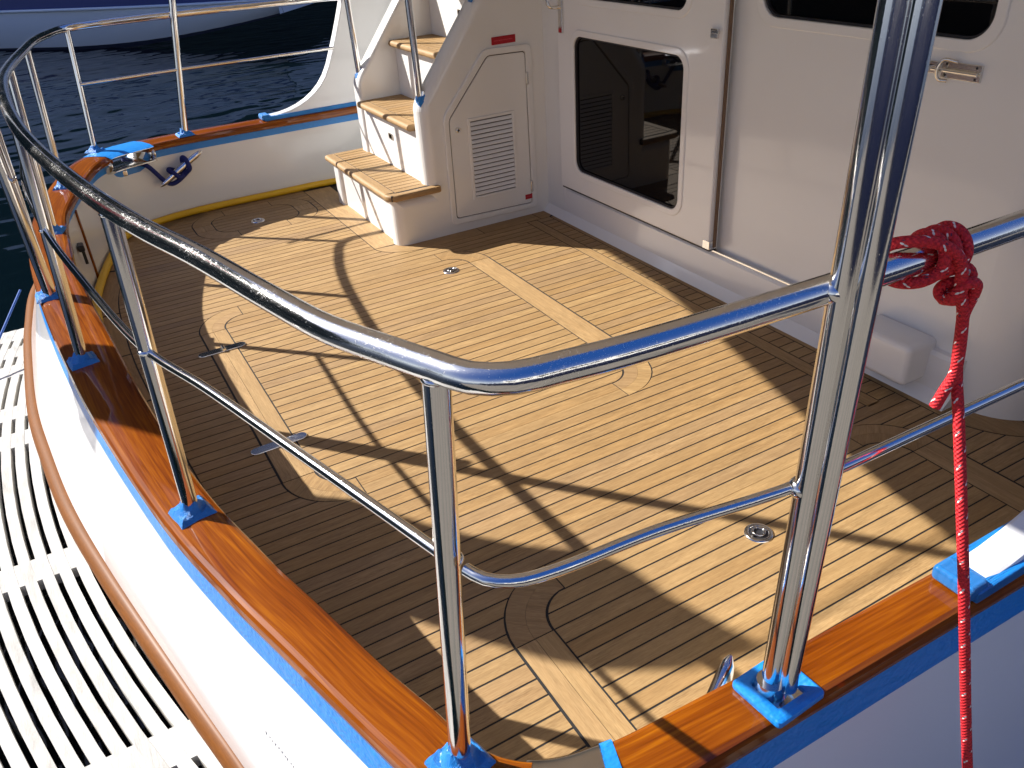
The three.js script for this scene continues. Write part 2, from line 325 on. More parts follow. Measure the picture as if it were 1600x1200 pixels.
hinge(.362, -3.205, hatchMid); hinge(.368, -2.398, hatchMid);

// ------------------------------------------------------------------ hull, bulwark, cap
const hull = thing('hull', 'white yacht hull and bulwark curving round the stern', 'hull');
{
  const st = stations(0, NI, 8);
  const side = s => { const d = V(s.R.x - s.O.x, 0, s.R.z - s.O.z), l = d.length() || 1, n = d.clone().divideScalar(l); return f => s.O.clone().addScaledVector(n, l * f - .012 + (f > .9 ? -.03 : 0)); };
  const dip = k => { const h = (a, b) => clamp(Math.min(k - a, b - k) * 6, 0, 1); return 0.05 * Math.max(h(5.05, 6.12), h(20.25, 21.25)); };
  st.forEach((s, i) => { s.h = dip(i / 8); });
  const outRings = st.map(s => { const f = side(s); return [at(s.I.clone().lerp(s.O, .5), .405 - s.h), at(f(0), .405 - s.h), at(f(.05), .375 - s.h * .9), at(f(.25), .25), at(f(.5), .12), at(f(.72), .0), at(f(.9), -.075), at(f(.92), -.16), at(f(.7), -.5), at(f(.2), -1.1)]; });
  mesh('topsides', toCreasedNormals(loft(outRings, { closed: false }), .6), hullWhite, hull);
  const inRings = st.map(s => [at(s.I.clone().lerp(s.O, .5), .404 - s.h), at(s.W, .404 - s.h), at(s.W, .25), at(s.W, .03), at(s.W, -.02)]);
  mesh('inner_liner', toCreasedNormals(loft(inRings, { closed: false }), .6), gelInside, hull);
  // rubbing strake, half round
  const rub = st.map(s => { const d = V(s.R.x - s.O.x, 0, s.R.z - s.O.z).normalize(), r = []; for (let i = 0; i <= 8; i++) { const t = -Math.PI / 2 + Math.PI * i / 8; r.push(at(s.R.clone().addScaledVector(d, -.034 + .046 * Math.cos(t)), -.105 + .036 * Math.sin(t))); } r.push(at(s.R.clone().addScaledVector(d, -.06), -.075), at(s.R.clone().addScaledVector(d, -.06), -.135)); return r; });
  mesh('rubbing_strake', toCreasedNormals(loft(rub), .9), rubWood, hull).userData.label = 'brown wooden rubbing strake';
  // masking tape under the cap, outside and inside
  const to = st.map(s => { const f = side(s), g = f(.0), h = f(.105), d = V(s.R.x - s.O.x, 0, s.R.z - s.O.z).normalize().multiplyScalar(.0035); return [at(g.clone().add(d), .408 - s.h), at(h.clone().add(d), .343 - s.h * .5), at(h, .342 - s.h * .5), at(g, .407 - s.h)]; });
  mesh('masking_tape', toCreasedNormals(loft(to), .5), tape, hull).userData.label = 'blue masking tape under the outer cap edge';
  const ti = st.map(s => { const d = V(s.I.x - s.O.x, 0, s.I.z - s.O.z).normalize().multiplyScalar(.003); return [at(s.W.clone().add(d), .406 - s.h), at(s.W.clone().add(d), .362 - s.h), at(s.W, .361 - s.h), at(s.W, .405 - s.h)]; });
  mesh('masking_tape', toCreasedNormals(loft(ti), .5), tape, hull).userData.label = 'blue masking tape under the inner cap edge';
  // wooden trims of the stern gate on the inner wall, and its black latch
  for (const z of [-4.33, -4.72]) {
    const x = wallX(z), x2 = wallX(z - .02), a = Math.atan2(-.02, x2 - x); const b = box(-.009, .009, .005, .366, -.006, .006, .003); const m = mesh('gate_trim', b, varnish, hull); m.position.set(x + .003, 0, z); m.rotation.y = -a;
  }
  // registration stamp pressed into the transom, too fine to read
  const ticks = []; const kS = [9.25, 10.55];
  for (let i = 0; i < 26; i++) {
    const edge = i === 0 || i === 25; const s = station(kS[0] + (kS[1] - kS[0]) * (edge ? i / 25 : (i + rr(-.2, .2)) / 25)), f = side(s); const h = edge ? .018 : rr(.004, .010), y = .135 + (edge ? 0 : rr(-.002, .002));
    const p = f(.475), b = new THREE.BoxGeometry(.0009, h, .0011); b.translate(p.x - .0006, y, p.z + .0003); ticks.push(b);
  }
  mesh('stamped_number', ticks, std(LIN(.42, .42, .42), { roughness: .6 }), hull);
}
// varnished cap in three lengths, open at the two stern fairleads
const cap = thing('cap_rail', 'varnished reddish brown wooden cap rail along the bulwark', 'cap rail');
function capLength(a, b) {
  const st = stations(a, b, 10);
  const sec = [[.05, .404], [0, .41], [-.006, .424], [.012, .436], [.05, .4425], [.12, .4462], [.5, .4485], [.86, .4462], [.94, .4425], [.985, .436], [1.01, .422], [.99, .41], [.94, .404]];
  const rings = st.map(s => sec.map(([f, y]) => at(s.I.clone().lerp(s.O, f), y)));
  const g = loft(rings, { caps: true });
  return mesh('cap_length', toCreasedNormals(g, .28), varnish, cap);
}
{ // tape folded over the near end of the side length
  const R = stations(4.93, 5.09, 30).map((s, i) => [[.05, .402], [-.03, .41], [-.036, .424], [-.012, .440], [.05, .4455], [.5, .4515], [.7, .448], [.5, .447], [.1, .44], [.02, .42], [.05, .404]].map(([f, y]) => at(s.I.clone().lerp(s.O, f), y + .001 * nz.noise(i, f * 8, 1))));
  mesh('masking_tape', toCreasedNormals(loft(R), .5), tape, cap);
}
capLength(0, 5.05); capLength(6.12, 20.25); capLength(21.25, 26);

// stern fairleads
function fairlead(a, b, label, taped) {
  const g = thing('stern_fairlead', label, 'fairlead', [0, 0, 0], 'polished stern fairleads');
  const st = stations(a - .1, b + .1, 12), n = st.length;
  const bar = (y, r, f, q) => st.map(s => { const R = []; for (let i = 0; i < 14; i++) { const t = i / 14 * Math.PI * 2; R.push(at(s.I.clone().lerp(s.O, .5 + f * Math.cos(t)), y + r * Math.sin(t))); } return R; });
  mesh('lip', loft(bar(.362, .013, .62), { caps: true }), steel, g);
  mesh('top_bar', loft(bar(.432, .012, .56), { caps: true }), steel, g);
  for (const e of [0, n - 1]) { const s = st[e], c = s.I.clone().lerp(s.O, .5), w = s.I.distanceTo(s.O), q = new THREE.SphereGeometry(.5, 20, 12); q.scale(.05, .1, w * 1.15); q.rotateY(Math.atan2(s.O.x - s.I.x, s.O.z - s.I.z)); q.translate(c.x, .395, c.z); mesh('cheek', q, steel, g); }
  if (!taped) return g;
  const sheet = st.map((s, i) => [[-.1, .436], [.1, .4475], [.5, .4505], [.95, .446], [.5, .449], [.1, .445]].map(([f, y]) => at(s.I.clone().lerp(s.O, f), y + .0025 * nz.noise(i * .9, f * 6, 2))));
  mesh('masking_tape', toCreasedNormals(loft(sheet), .5), tape, g);
  return g;
}
fairlead(20.25, 21.25, 'polished fairlead with blue tape at the far stern corner', true);
fairlead(5.05, 6.12, 'polished fairlead in the gap of the cap rail at the near stern corner', false);

// ------------------------------------------------------------------ guard rail
const rail = thing('stern_guardrail', 'polished stainless guardrail curving round the stern', 'guardrail');
const TOPR = [[1.72, 1.14, -.56], [1.25, 1.14, -.575], [.9, 1.138, -.583], [.6, 1.133, -.603], [.46, 1.13, -.618], [.40, 1.128, -.63], [.345, 1.125, -.645], [.31, 1.122, -.675], [.288, 1.12, -.725], [.262, 1.12, -.785], [.222, 1.12, -.883], [.188, 1.12, -1.018], [.139, 1.12, -1.233], [.094, 1.12, -1.40], [.053, 1.12, -1.59], [.008, 1.12, -1.859], [-.033, 1.117, -2.185], [-.058, 1.113, -2.5], [-.074, 1.106, -2.95], [-.072, 1.098, -3.37], [-.055, 1.09, -3.66], [-.018, 1.078, -4.04], [.03, 1.07, -4.4], [.08, 1.067, -4.7], [.15, 1.064, -4.95], [.256, 1.062, -5.16], [.45, 1.066, -5.175], [.79, 1.072, -5.125], [1.2, 1.07, -5.115], [1.73, 1.062, -5.125]];
mesh('top_rail', tube(TOPR, .018, { seg: 320, rad: 20 }), saltyChrome, rail);
const MIDR = [[.288, .842, -.70], [.30, .842, -.672], [.33, .843, -.648], [.38, .845, -.635], [.52, .848, -.622], [.735, .85, -.588], [1.0, .852, -.578], [1.66, .855, -.565]];
mesh('middle_rail', tube(MIDR, .0085, { seg: 90, rad: 14 }), chrome, rail);
const MIDT = [[.277, .842, -.733], [.19, .84, -1.06], [.11, .84, -1.35], [.042, .835, -1.585], [-.03, .84, -2.05], [-.078, .845, -2.46], [-.105, .845, -3.1], [-.07, .835, -3.78]];
mesh('middle_rail', tube(MIDT, .0085, { seg: 120, rad: 14 }), chrome, rail);
mesh('middle_rail', tube([[.235, .80, -5.06], [.75, .80, -5.09], [1.64, .795, -5.1]], .0085, { seg: 20, rad: 12 }), chrome, rail);
// taped foot of a post
function padGeo(w, collar) { // crumpled tape pressed over a square foot and a little way up the post
  const N = 28, W = w * 1.55, g = new THREE.PlaneGeometry(2 * W, 2 * W, N, N); g.rotateX(-Math.PI / 2);
  const p = g.attributes.position, o = rnd() * 40;
  for (let i = 0; i < p.count; i++) {
    let x = p.getX(i), z = p.getZ(i); const r = Math.hypot(x, z), e = 1 - Math.max(Math.abs(x), Math.abs(z)) / W;
    const ridge = 1 - Math.abs(nz.noise(x * 42 + o, z * 42, 3)) * 2, n2 = nz.noise(x * 90, z * 90 + o, 7);
    let y = .011 * clamp(e * 5, 0, 1) + .0045 * clamp(e * 6, 0, 1) * ridge * ridge + .002 * n2 * clamp(e * 8, 0, 1);
    if (r < .03) y += collar * Math.pow(clamp((.03 - r) / .014, 0, 1), 1.3) * (1 + .35 * n2);
    const q = .05 * nz.noise(x * 30, z * 30, o); p.setXYZ(i, x * (1 + q), y, z * (1 + q));
  }
  g.computeVertexNormals(); return toCreasedNormals(g, .5);
}
const posts = [[[.255, -.728], [.289, 1.112, -.722], .0166, 0.25], [[.029, -1.566], [.056, 1.112, -1.58], .0166, .22], [[-.104, -2.465], [-.056, 1.106, -2.465], .0166, .12], [[-.09, -3.78], [-.045, 1.08, -3.80], .0158, -.3], [[-.003, -4.46], [.04, 1.062, -4.47], .0158, -.35], [[.208, -5.10], [.258, 1.054, -5.158], .0145, .8]];
for (const [[bx, bz], top, r, a] of posts) {
  mesh('stanchion', tube([[bx, .446, bz], top], r, { rad: 20 }), chrome, rail);
  const p = mesh('taped_foot', padGeo(.0255, .02), tape, rail); p.position.set(bx, .446, bz); p.rotation.y = a;
}
// weld collars where rails meet posts
for (const [x, y, z, r] of [[.289, 1.108, -.722, .0185], [.056, 1.108, -1.58, .0185], [.28, .842, -.727, .0175], [.043, .837, -1.573, .0175], [-.077, .845, -2.465, .0175]]) { const s = new THREE.SphereGeometry(r, 20, 10); s.scale(1, .45, 1); s.translate(x, y, z); mesh('weld_collar', s, chrome, rail); }

// tall posts carrying the upper deck
function supportPole(label, tubes, foot, ring) {
  const g = thing('support_post', label, 'support post', [0, 0, 0], 'tall posts under the upper deck');
  tubes.forEach(([a, b, r]) => mesh('tube', tube([a, b], r, { rad: 24 }), chrome, g));
  const [x, z, a] = foot;
  if (ring) {
    const s = rrect(-.052, -.05, .052, .05, .008); s.holes.push(rrect(-.03, -.028, .03, .028, .004, THREE.Path));
    const t = ext(s, .014, .004, 2); t.rotateX(-Math.PI / 2); const p = t.attributes.position; for (let i = 0; i < p.count; i++) { const n = nz.noise(p.getX(i) * 50, 1, p.getZ(i) * 50); p.setY(i, p.getY(i) + n * .004); }
    t.computeVertexNormals();
    const m = mesh('masking_tape', toCreasedNormals(t, .4), tape, g); m.position.set(x, .449, z); m.rotation.y = a;
    const b = mesh('base_plate', box(-.048, .048, 0, .005, -.046, .046, .002), steel, g); b.position.set(x, .449, z); b.rotation.y = a;
    const c = new THREE.CylinderGeometry(.022, .027, .022, 24); c.translate(foot[3] - x, .016, foot[4] - z); const w = mesh('collar', c, steel, g); w.position.set(x, .449, z);
  } else { const p = mesh('taped_foot', padGeo(.03, .025), tape, g); p.position.set(x, .446, z); p.rotation.y = a; }
  return g;
}
supportPole('thick double stainless post in the foreground on the near side rail', [[[.726, .45, -.576], [.762, 2.03, -.574], .0158], [[.741, .470, -.558], [.779, 2.03, -.552], .0162]], [.735, -.568, .05, .726, -.576], true);
supportPole('tall stainless post on the stern curve at the left edge', [[[-.15, .446, -3.05], [-.15, 2.28, -3.03], .021], [[-.152, .46, -3.075], [-.13, 1.1, -3.075], .0158]], [-.152, -3.06, 0], false);
supportPole('tall stainless post on the far side rail', [[[.692, .446, -5.115], [.93, 2.03, -5.03], .019]], [.692, -5.115, .1], false);
for (const [x, y, z, r] of [[.739, 1.137, -.582, .019], [.733, .85, -.582, .018]]) { const s = new THREE.SphereGeometry(r, 24, 12); s.scale(1.0, .9, 1.0); s.translate(x, y, z); mesh('weld_collar', s, chrome, rail); }

// ------------------------------------------------------------------ bulwark wings sweeping up to the upper deck
function wing(z0, z1, label) {
  const s = new THREE.Shape(); s.moveTo(1.17, .452); s.lineTo(1.2, .47); s.bezierCurveTo(1.36, .475, 1.52, .54, 1.60, .70); s.bezierCurveTo(1.70, .92, 1.78, 1.12, 1.86, 1.45); s.lineTo(1.95, 2.0); s.lineTo(3.2, 2.0); s.lineTo(3.2, .452); s.closePath();
  const g = thing('bulwark_wing', label, 'wing panel', [0, 0, 0], 'white wing panels rising from the cap rail');
  mesh('panel', prismZ(s, z0, z1, .008, 2), gelDoor, g);
  mesh('masking_tape', box(1.155, 3.2, .446, .47, z0 - .012, z1 + .012, .004), tape, g);
  mesh('masking_tape', box(1.14, 1.19, .45, .482, z0 - .008, z1 + .008, .01), tape, g);
}
wing(-5.18, -5.11, 'white curved wing panel on the far side rail');
wing(-.595, -.53, 'white curved wing panel on the near side rail');

// ------------------------------------------------------------------ cabin
const cabin = thing('cabin_bulkhead', 'white cabin wall with dark windows facing the cockpit', 'cabin wall');
const WX = 2.35;
{
  const s = shapeOf([[1.30, .0], [1.30, 2.0], [2.62, 2.0], [2.62, .0]]); s.holes.push(rrect(1.475, 1.112, 2.345, 1.72, .075, THREE.Path));
  mesh('wall_panel', prismX(s, WX, WX + .06), gelcoat, cabin);
  // rounded corner and side wall
  const pl = []; for (let i = 0; i <= 12; i++) { const t = i / 12 * Math.PI / 2; pl.push([WX + .2 - .2 * Math.cos(t), -1.30 + .2 * Math.sin(t)]); }
  mesh('corner_panel', toCreasedNormals(prismY([...pl, [5.5, -1.10], [5.5, -1.16], [WX + .2, -1.16], [WX + .06, -1.298]], 0, 2.0), .6), gelcoat, cabin);
  mesh('wall_panel', box(WX - .035, WX + .05, 0, 2.0, -3.83, -3.632, .01), gelcoat, cabin);
  mesh('lintel', box(WX, WX + .06, 1.9, 2.0, -3.63, -2.62, 0), gelcoat, cabin);
  // raised rim round the window
  const rim = rrect(1.44, 1.078, 2.38, 1.755, .1); rim.holes.push(rrect(1.475, 1.112, 2.345, 1.72, .075, THREE.Path));
  const r = mesh('window_rim', prismX(rim, WX - .006, WX + .02, .004), gelcoat, cabin);
  const w = mesh('window', prismX(rrect(1.465, 1.10, 2.355, 1.73, .08), WX + .018, WX + .026), glass, cabin);
  mesh('gasket', (() => { const q = rrect(1.474, 1.111, 2.346, 1.721, .076); q.holes.push(rrect(1.482, 1.119, 2.338, 1.713, .07, THREE.Path)); return prismX(q, WX + .006, WX + .02); })(), rubber, w);
  // sill with a cove at the deck
  mesh('sill', prismZ(shapeOf([[WX - .07, 0], [WX - .045, .028], [WX - .035, .04], [WX - .03, .155], [WX - .02, .168], [WX + .03, .172], [WX + .03, 0]]), -3.80, -1.31), gelDoor, cabin);
  mesh('door_track', box(WX - .026, WX - .012, .170, .180, -2.5, -1.6, .002), steel, cabin);
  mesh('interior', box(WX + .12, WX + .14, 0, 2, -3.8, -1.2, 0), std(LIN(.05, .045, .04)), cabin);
}
const door = thing('sliding_door', 'white sliding cabin door with tall dark glass panes', 'door');
{
  const x0 = 2.285, x1 = 2.335;
  const s = shapeOf([[2.468, .192], [2.468, 1.92], [3.618, 1.92], [3.618, .192]]);
  s.holes.push(rrect(2.678, .305, 3.472, .943, .055, THREE.Path), rrect(2.678, 1.108, 3.472, 1.78, .055, THREE.Path));
  mesh('panel', prismX(s, x0, x1, .006), gelDoor, door);
  for (const [a, b] of [[.305, .943], [1.108, 1.78]]) {
    const r = rrect(2.648, a - .03, 3.502, b + .03, .08); r.holes.push(rrect(2.678, a, 3.472, b, .055, THREE.Path));
    const p = mesh('pane', prismX(rrect(2.67, a - .008, 3.48, b + .008, .06), x0 + .014, x0 + .022), glass, door);
    mesh('pane_rim', prismX(r, x0 - .005, x0 + .006, .004), gelDoor, p);
    const q = rrect(2.6775, a - .0005, 3.4725, b + .0005, .0555); q.holes.push(rrect(2.685, a + .007, 3.465, b - .007, .05, THREE.Path)); mesh('gasket', prismX(q, x0 + .004, x0 + .016), rubber, p);
  }
  mesh('edge_seal', box(x0 + .02, x0 + .034, .20, 1.91, -2.4665, -2.458, .002), std(LIN(.16, .1, .06), { roughness: .7 }), door);
  mesh('shadow_seal', box(x0 + .012, x1, .181, .1925, -3.618, -2.475, 0), rubber, door);
  mesh('corner_bracket', box(x0 - .002, x0 + .03, .194, .232, -2.505, -2.4625, .002), steel, door);
  mesh('catch', [box(x0 - .012, x0, 1.028, 1.062, -2.525, -2.488, .002), box(x0 - .02, x0 - .008, 1.046, 1.058, -2.515, -2.475, .002)], steel, door);
  // handle with red tag
  mesh('handle', [box(x0 - .01, x0, .945, 1.22, -3.592, -3.558, .003), tube([[x0 - .005, 1.058, -3.585], [x0 - .05, 1.062, -3.592], [x0 - .062, 1.085, -3.60], [x0 - .062, 1.25, -3.60]], .008, { rad: 12 })], steel, door);
  mesh('red_tag', box(x0 - .014, x0 - .0095, .948, .966, -3.585, -3.567, .002), redLabel, door);
}
// fixed box at the wall foot, latch by the window
tag(mesh('step_box', box(2.215, WX + .01, .055, .205, -1.66, -1.42, .022), gelDoor), 'white rounded box fixed to the cabin wall near the deck', 'box');
{
  const g = thing('wall_latch', 'polished door latch on the cabin wall below the window', 'latch');
  const x = WX - .003;
  mesh('plate', box(x - .005, x + .004, 1.003, 1.050, -1.60, -1.474, .002), steel, g);
  mesh('bolt', tube([[x - .012, 1.026, -1.645], [x - .012, 1.026, -1.48]], .0062, { rad: 12 }), steel, g);
  mesh('hook', tube([[x - .008, 1.052, -1.55], [x - .022, 1.056, -1.585], [x - .026, 1.03, -1.60], [x - .018, 1.0, -1.595], [x - .006, .996, -1.575]], .005, { rad: 10 }), steel, g);
  mesh('keeper', [box(x - .008, x + .004, 1.012, 1.046, -1.652, -1.612, .002), box(x - .02, x - .004, 1.018, 1.034, -1.645, -1.628, .002)], steel, g);
  for (const [y, z] of [[1.042, -1.585], [1.012, -1.585], [1.042, -1.49], [1.011, -1.49]]) { const c = new THREE.SphereGeometry(.004, 10, 6); c.scale(.5, 1, 1); c.translate(x - .005, y, z); mesh('screw', c, rubber, g); }
}

// ------------------------------------------------------------------ stair
const stair = thing('stair', 'white moulded stair with teak treads climbing beside the cabin wall', 'stair', [0, 0, 0]);
const treadBase = caulk;
function tread(name, x0, x1, y, z0, z1, parent, endBoard) {
  const T = .034, nose = .055;
  const g = new THREE.Group(); g.name = name; parent.add(g);
  mesh('caulking', box(x0 + .02, x1, y - T + .004, y - .0015, z0 + .012, z1 - .012, .003), treadBase, g);
  const bull = new THREE.Shape(); bull.moveTo(nose, -T); bull.lineTo(.014, -T); bull.absarc(.017, -T / 2, T / 2, -Math.PI / 2, Math.PI / 2, true); bull.lineTo(nose, 0); bull.closePath();
  const nb = prismZ(bull, z0, z1 - (endBoard ? .062 : 0), .003, 1); nb.translate(x0, y, 0); const u = nb.attributes.uv, p = nb.attributes.position; for (let i = 0; i < u.count; i++) u.setXY(i, p.getZ(i), p.getX(i) + p.getY(i));
  mesh('nose_board', nb, teak[4], g);
  if (endBoard) { // rounded outer corner and end board
    const s = new THREE.Shape(); const a = z1, r = .06; s.moveTo(x0, -(a - .064)); s.lineTo(x0, -(a - r)); s.absarc(x0 + r, -(a - r), r, Math.PI, Math.PI * 1.5, false); s.lineTo(x1, -a); s.lineTo(x1, -(a - .05)); s.lineTo(x0 + nose + .05, -(a - .05)); s.quadraticCurveTo(x0 + nose, -(a - .05), x0 + nose, -(a - .064)); s.closePath();
    const e = ext(s, T, .012, 3); e.rotateX(-Math.PI / 2); e.translate(0, y - T, 0); mesh('end_board', e, teak[4], g);
  }
  const zb = z1 - (endBoard ? .054 : 0), zn = Math.round((zb - z0 - .05) / .05);
  mesh('end_board', box(x0 + nose + .004, x1 - .028, y - T + .006, y, z0, z0 + .046, .001), teak[1], g);
  for (let i = 0; i < zn; i++) { const a = z0 + .05 + (zb - z0 - .05) * i / zn, b = z0 + .05 + (zb - z0 - .05) * (i + 1) / zn; const q = box(x0 + nose + .005, x1 - .030, y - T + .006, y, a + .0026, b - .0026, .0008); mesh('plank', q, pick(), g); }
  mesh('back_board', box(x1 - .025, x1, y - T + .006, y, z0, z1 - (endBoard ? .002 : 0), .001), teak[5], g);
  return g;
}
{
  const zn = -3.80, zf = -4.73;
  // near side panel with locker opening frame
  const prof = new THREE.Shape(); prof.moveTo(1.405, -.09); prof.lineTo(1.405, .250); prof.lineTo(1.60, .250); prof.lineTo(1.60, .645); prof.quadraticCurveTo(1.605, .69, 1.645, .735); prof.lineTo(2.46, 1.77); prof.lineTo(2.46, -.09); prof.closePath();
  mesh('near_stringer', prismZ(prof, zn - .125, zn, .06, 8), gelInside, stair);
  mesh('far_stringer', prismZ(prof, zf - .0, zf + .10, .022, 4), gelInside, stair);
  mesh('riser', box(1.425, 1.5, -.01, .246, zf + .03, zn - .04, .01), gelInside, stair);
  const r2 = mesh('riser', box(1.612, 1.66, .24, .535, zf + .06, zn - .06, .004), gelInside, stair);
  mesh('riser', box(1.847, 1.9, .53, .83, zf + .06, zn - .06, .004), gelInside, stair);
  const r4 = mesh('riser', box(2.082, 2.13, .82, 1.125, zf + .06, zn - .06, .004), gelInside, stair);
  mesh('riser', box(2.317, 2.36, 1.12, 1.42, zf + .06, zn - .06, .004), gelInside, stair);
  tread('tread', 1.372, 1.66, .278, zf - .02, zn + .03, stair, true);
  tread('tread', 1.572, 1.88, .57, zf + .105, zn - .115, stair, false);
  tread('tread', 1.807, 2.12, .865, zf + .105, zn - .115, stair, false);
  tread('tread', 2.042, 2.35, 1.16, zf + .105, zn - .115, stair, false);
  const pull = (par, x, y, z) => { const a = rrect(-.026, -.016, .026, .016, .009); a.holes.push(rrect(-.017, -.009, .017, .009, .005, THREE.Path)); const g = ext(a, .006, .002); g.rotateY(-Math.PI / 2); g.translate(x, y, z); const b = box(x + .0005, x + .0025, y - .012, y + .012, z - .02, z + .02, 0); mesh('flush_pull', g, steel, par); mesh('pull_recess', b, rubber, par); };
  pull(r2, 1.6115, .445, -4.252); pull(r4, 2.0815, 1.006, -4.242);
}
// locker door in the stair side
const locker = thing('locker_door', 'white louvred locker door in the side of the stair', 'locker door');
{
  const z = -3.80;
  const P = [[1.742, .078], [2.206, .066], [2.203, .852], [1.985, .857], [1.748, .588]], F = [[1.712, .048], [2.24, .036], [2.238, .884], [1.968, .889], [1.718, .604]];
  const rounded = (pts, r, K = THREE.Shape) => { const s = new K(), n = pts.length; for (let i = 0; i < n; i++) { const a = new THREE.Vector2(...pts[(i + n - 1) % n]), b = new THREE.Vector2(...pts[i]), c = new THREE.Vector2(...pts[(i + 1) % n]); const p = b.clone().add(a.clone().sub(b).setLength(r)), q = b.clone().add(c.clone().sub(b).setLength(r)); i ? s.lineTo(p.x, p.y) : s.moveTo(p.x, p.y); s.quadraticCurveTo(b.x, b.y, q.x, q.y); } s.closePath(); return s; };
  const fr = rounded(F, .035); fr.holes.push(rounded(P, .02, THREE.Path)); mesh('frame', prismZ(fr, z - .002, z + .013, .006, 3), gelInside, locker);
  mesh('gap_seal', prismZ(rounded(P, .02), z - .002, z + .0015), std(LIN(.10, .07, .05)), locker);
  const pn = P.map(([x, y]) => [x + (x < 2 ? .004 : -.004), y + (y < .3 ? .004 : -.004)]);
  const ps = rounded(pn, .018); ps.holes.push(rrect(1.862, .172, 2.108, .563, .006, THREE.Path)); mesh('panel', prismZ(ps, z + .001, z + .009, .003), gelInside, locker);
  const lf = rrect(1.848, .158, 2.122, .577, .008); lf.holes.push(rrect(1.864, .174, 2.106, .561, .004, THREE.Path)); mesh('louvre_frame', prismZ(lf, z + .003, z + .014, .003), gelInside, locker);
  mesh('louvre_back', box(1.862, 2.108, .172, .563, z + .0016, z + .0024, 0), std(LIN(.16, .15, .14)), locker);
  for (let i = 0; i < 17; i++) { const y = .181 + i * .0225; const s = box(-.121, .121, -.0088, .0088, -.0022, .0022, .0015); s.rotateX(-.62); s.translate(1.985, y + .006, z + .0105); mesh('louvre', s, gelDoor, locker); }
  { const c = new THREE.CylinderGeometry(.014, .016, .009, 20); c.rotateX(Math.PI / 2); c.translate(1.792, .531, z + .011); const d = new THREE.TorusGeometry(.0085, .003, 8, 18); d.translate(1.792, .531, z + .016); c.translate(0, 0, .002); d.translate(0, 0, .003); mesh('lock', [c, d], steel, locker); const kh = new THREE.CylinderGeometry(.0065, .0065, .003, 14); kh.rotateX(Math.PI / 2); kh.translate(1.792, .531, z + .018); mesh('keyhole', kh, rubber, locker); }
  for (const y of [.72, .16]) mesh('hinge', box(2.198, 2.212, y - .03, y + .03, z + .004, z + .018, .004), steel, locker);
}
const redLines = (() => { const c = document.createElement('canvas'); c.width = 256; c.height = 64; const x = c.getContext('2d'); x.fillStyle = '#a8101f'; x.fillRect(0, 0, 256, 64); x.fillStyle = '#c8525a'; let a = 20; let k = 0; while (a < 226) { const w = 4 + (k * 7) % 9; x.fillRect(a, 27 + (k % 2), w, 8); a += w + 4; k++; } const t = new THREE.CanvasTexture(c); t.colorSpace = THREE.SRGBColorSpace; return t; })();
{
  const pl = new THREE.PlaneGeometry(.132, .034); pl.rotateZ(0); pl.translate(2.087, .917, -3.7915 - .004); const b = box(2.02, 2.154, .899, .935, -3.802, -3.797, .001);
  const g = thing('warning_label', 'red label strip above the louvred locker door', 'label'); mesh('backing', b, redLabel, g); mesh('print', pl, std(0xffffff, { map: redLines, roughness: .45 }), g);
  const p2 = new THREE.PlaneGeometry(.043, .026); p2.translate(2.184, .106, -3.7895); const g2 = thing('warning_label', 'small red square label at the bottom of the locker door', 'label'); mesh('backing', box(2.161, 2.207, .092, .12, -3.795, -3.791, .001), redLabel, g2); mesh('print', p2, std(0xffffff, { map: redLines, roughness: .45 }), g2);
}
// stair handrail posts
for (const [b, t, label] of [[[1.635, .70, -3.85], [1.615, 2.03, -3.85], 'stainless handrail post on the near side of the stair'], [[1.635, .70, -4.685], [1.61, 2.03, -4.685], 'stainless handrail post on the far side of the stair']]) {
  const g = thing('handrail_post', label, 'handrail post', [0, 0, 0], 'posts at the stair foot');
  mesh('tube', tube([b, t], .0165, { rad: 18 }), chrome, g);
  const f = mesh('taped_foot', padGeo(.022, .012), tape, g); f.position.set(b[0] + .004, b[1] - .008, b[2]); f.rotation.z = .85;
  const c = new THREE.CylinderGeometry(.02, .026, .03, 16); c.translate(b[0] + .016, b[1] + .02, b[2]); mesh('collar', c, steel, g);
}
tag(mesh('tape_patch', box(-.012, .012, 0, .006, -.02, .02, .003), tape), 'small blue tape patch high on the near stair edge', 'tape').position.set(1.945, 1.107, -3.835);
scene.children[scene.children.length - 1].rotation.z = .905;

// ------------------------------------------------------------------ upper deck overhead (casts the shade; its aft edge follows the stern)
{
  const g = thing('upper_deck', 'white upper deck roof over the cockpit', 'roof');
  const edge = [[0.546, -5.22], [0.426, -5.2], [0.406, -4.986], [0.381, -4.686], [0.286, -4.286], [0.181, -3.886], [0.091, -3.536], [0.016, -3.186], [-0.029, -2.886], [-0.044, -2.386], [-0.004, -1.886], [0.106, -1.286], [0.226, -0.836], [0.376, -0.666], [0.546, -0.606]];
  mesh('slab', prismY([[6, -5.22], ...edge, [6, -.56]], 2.0, 2.07, .01), gelDoor, g);
}

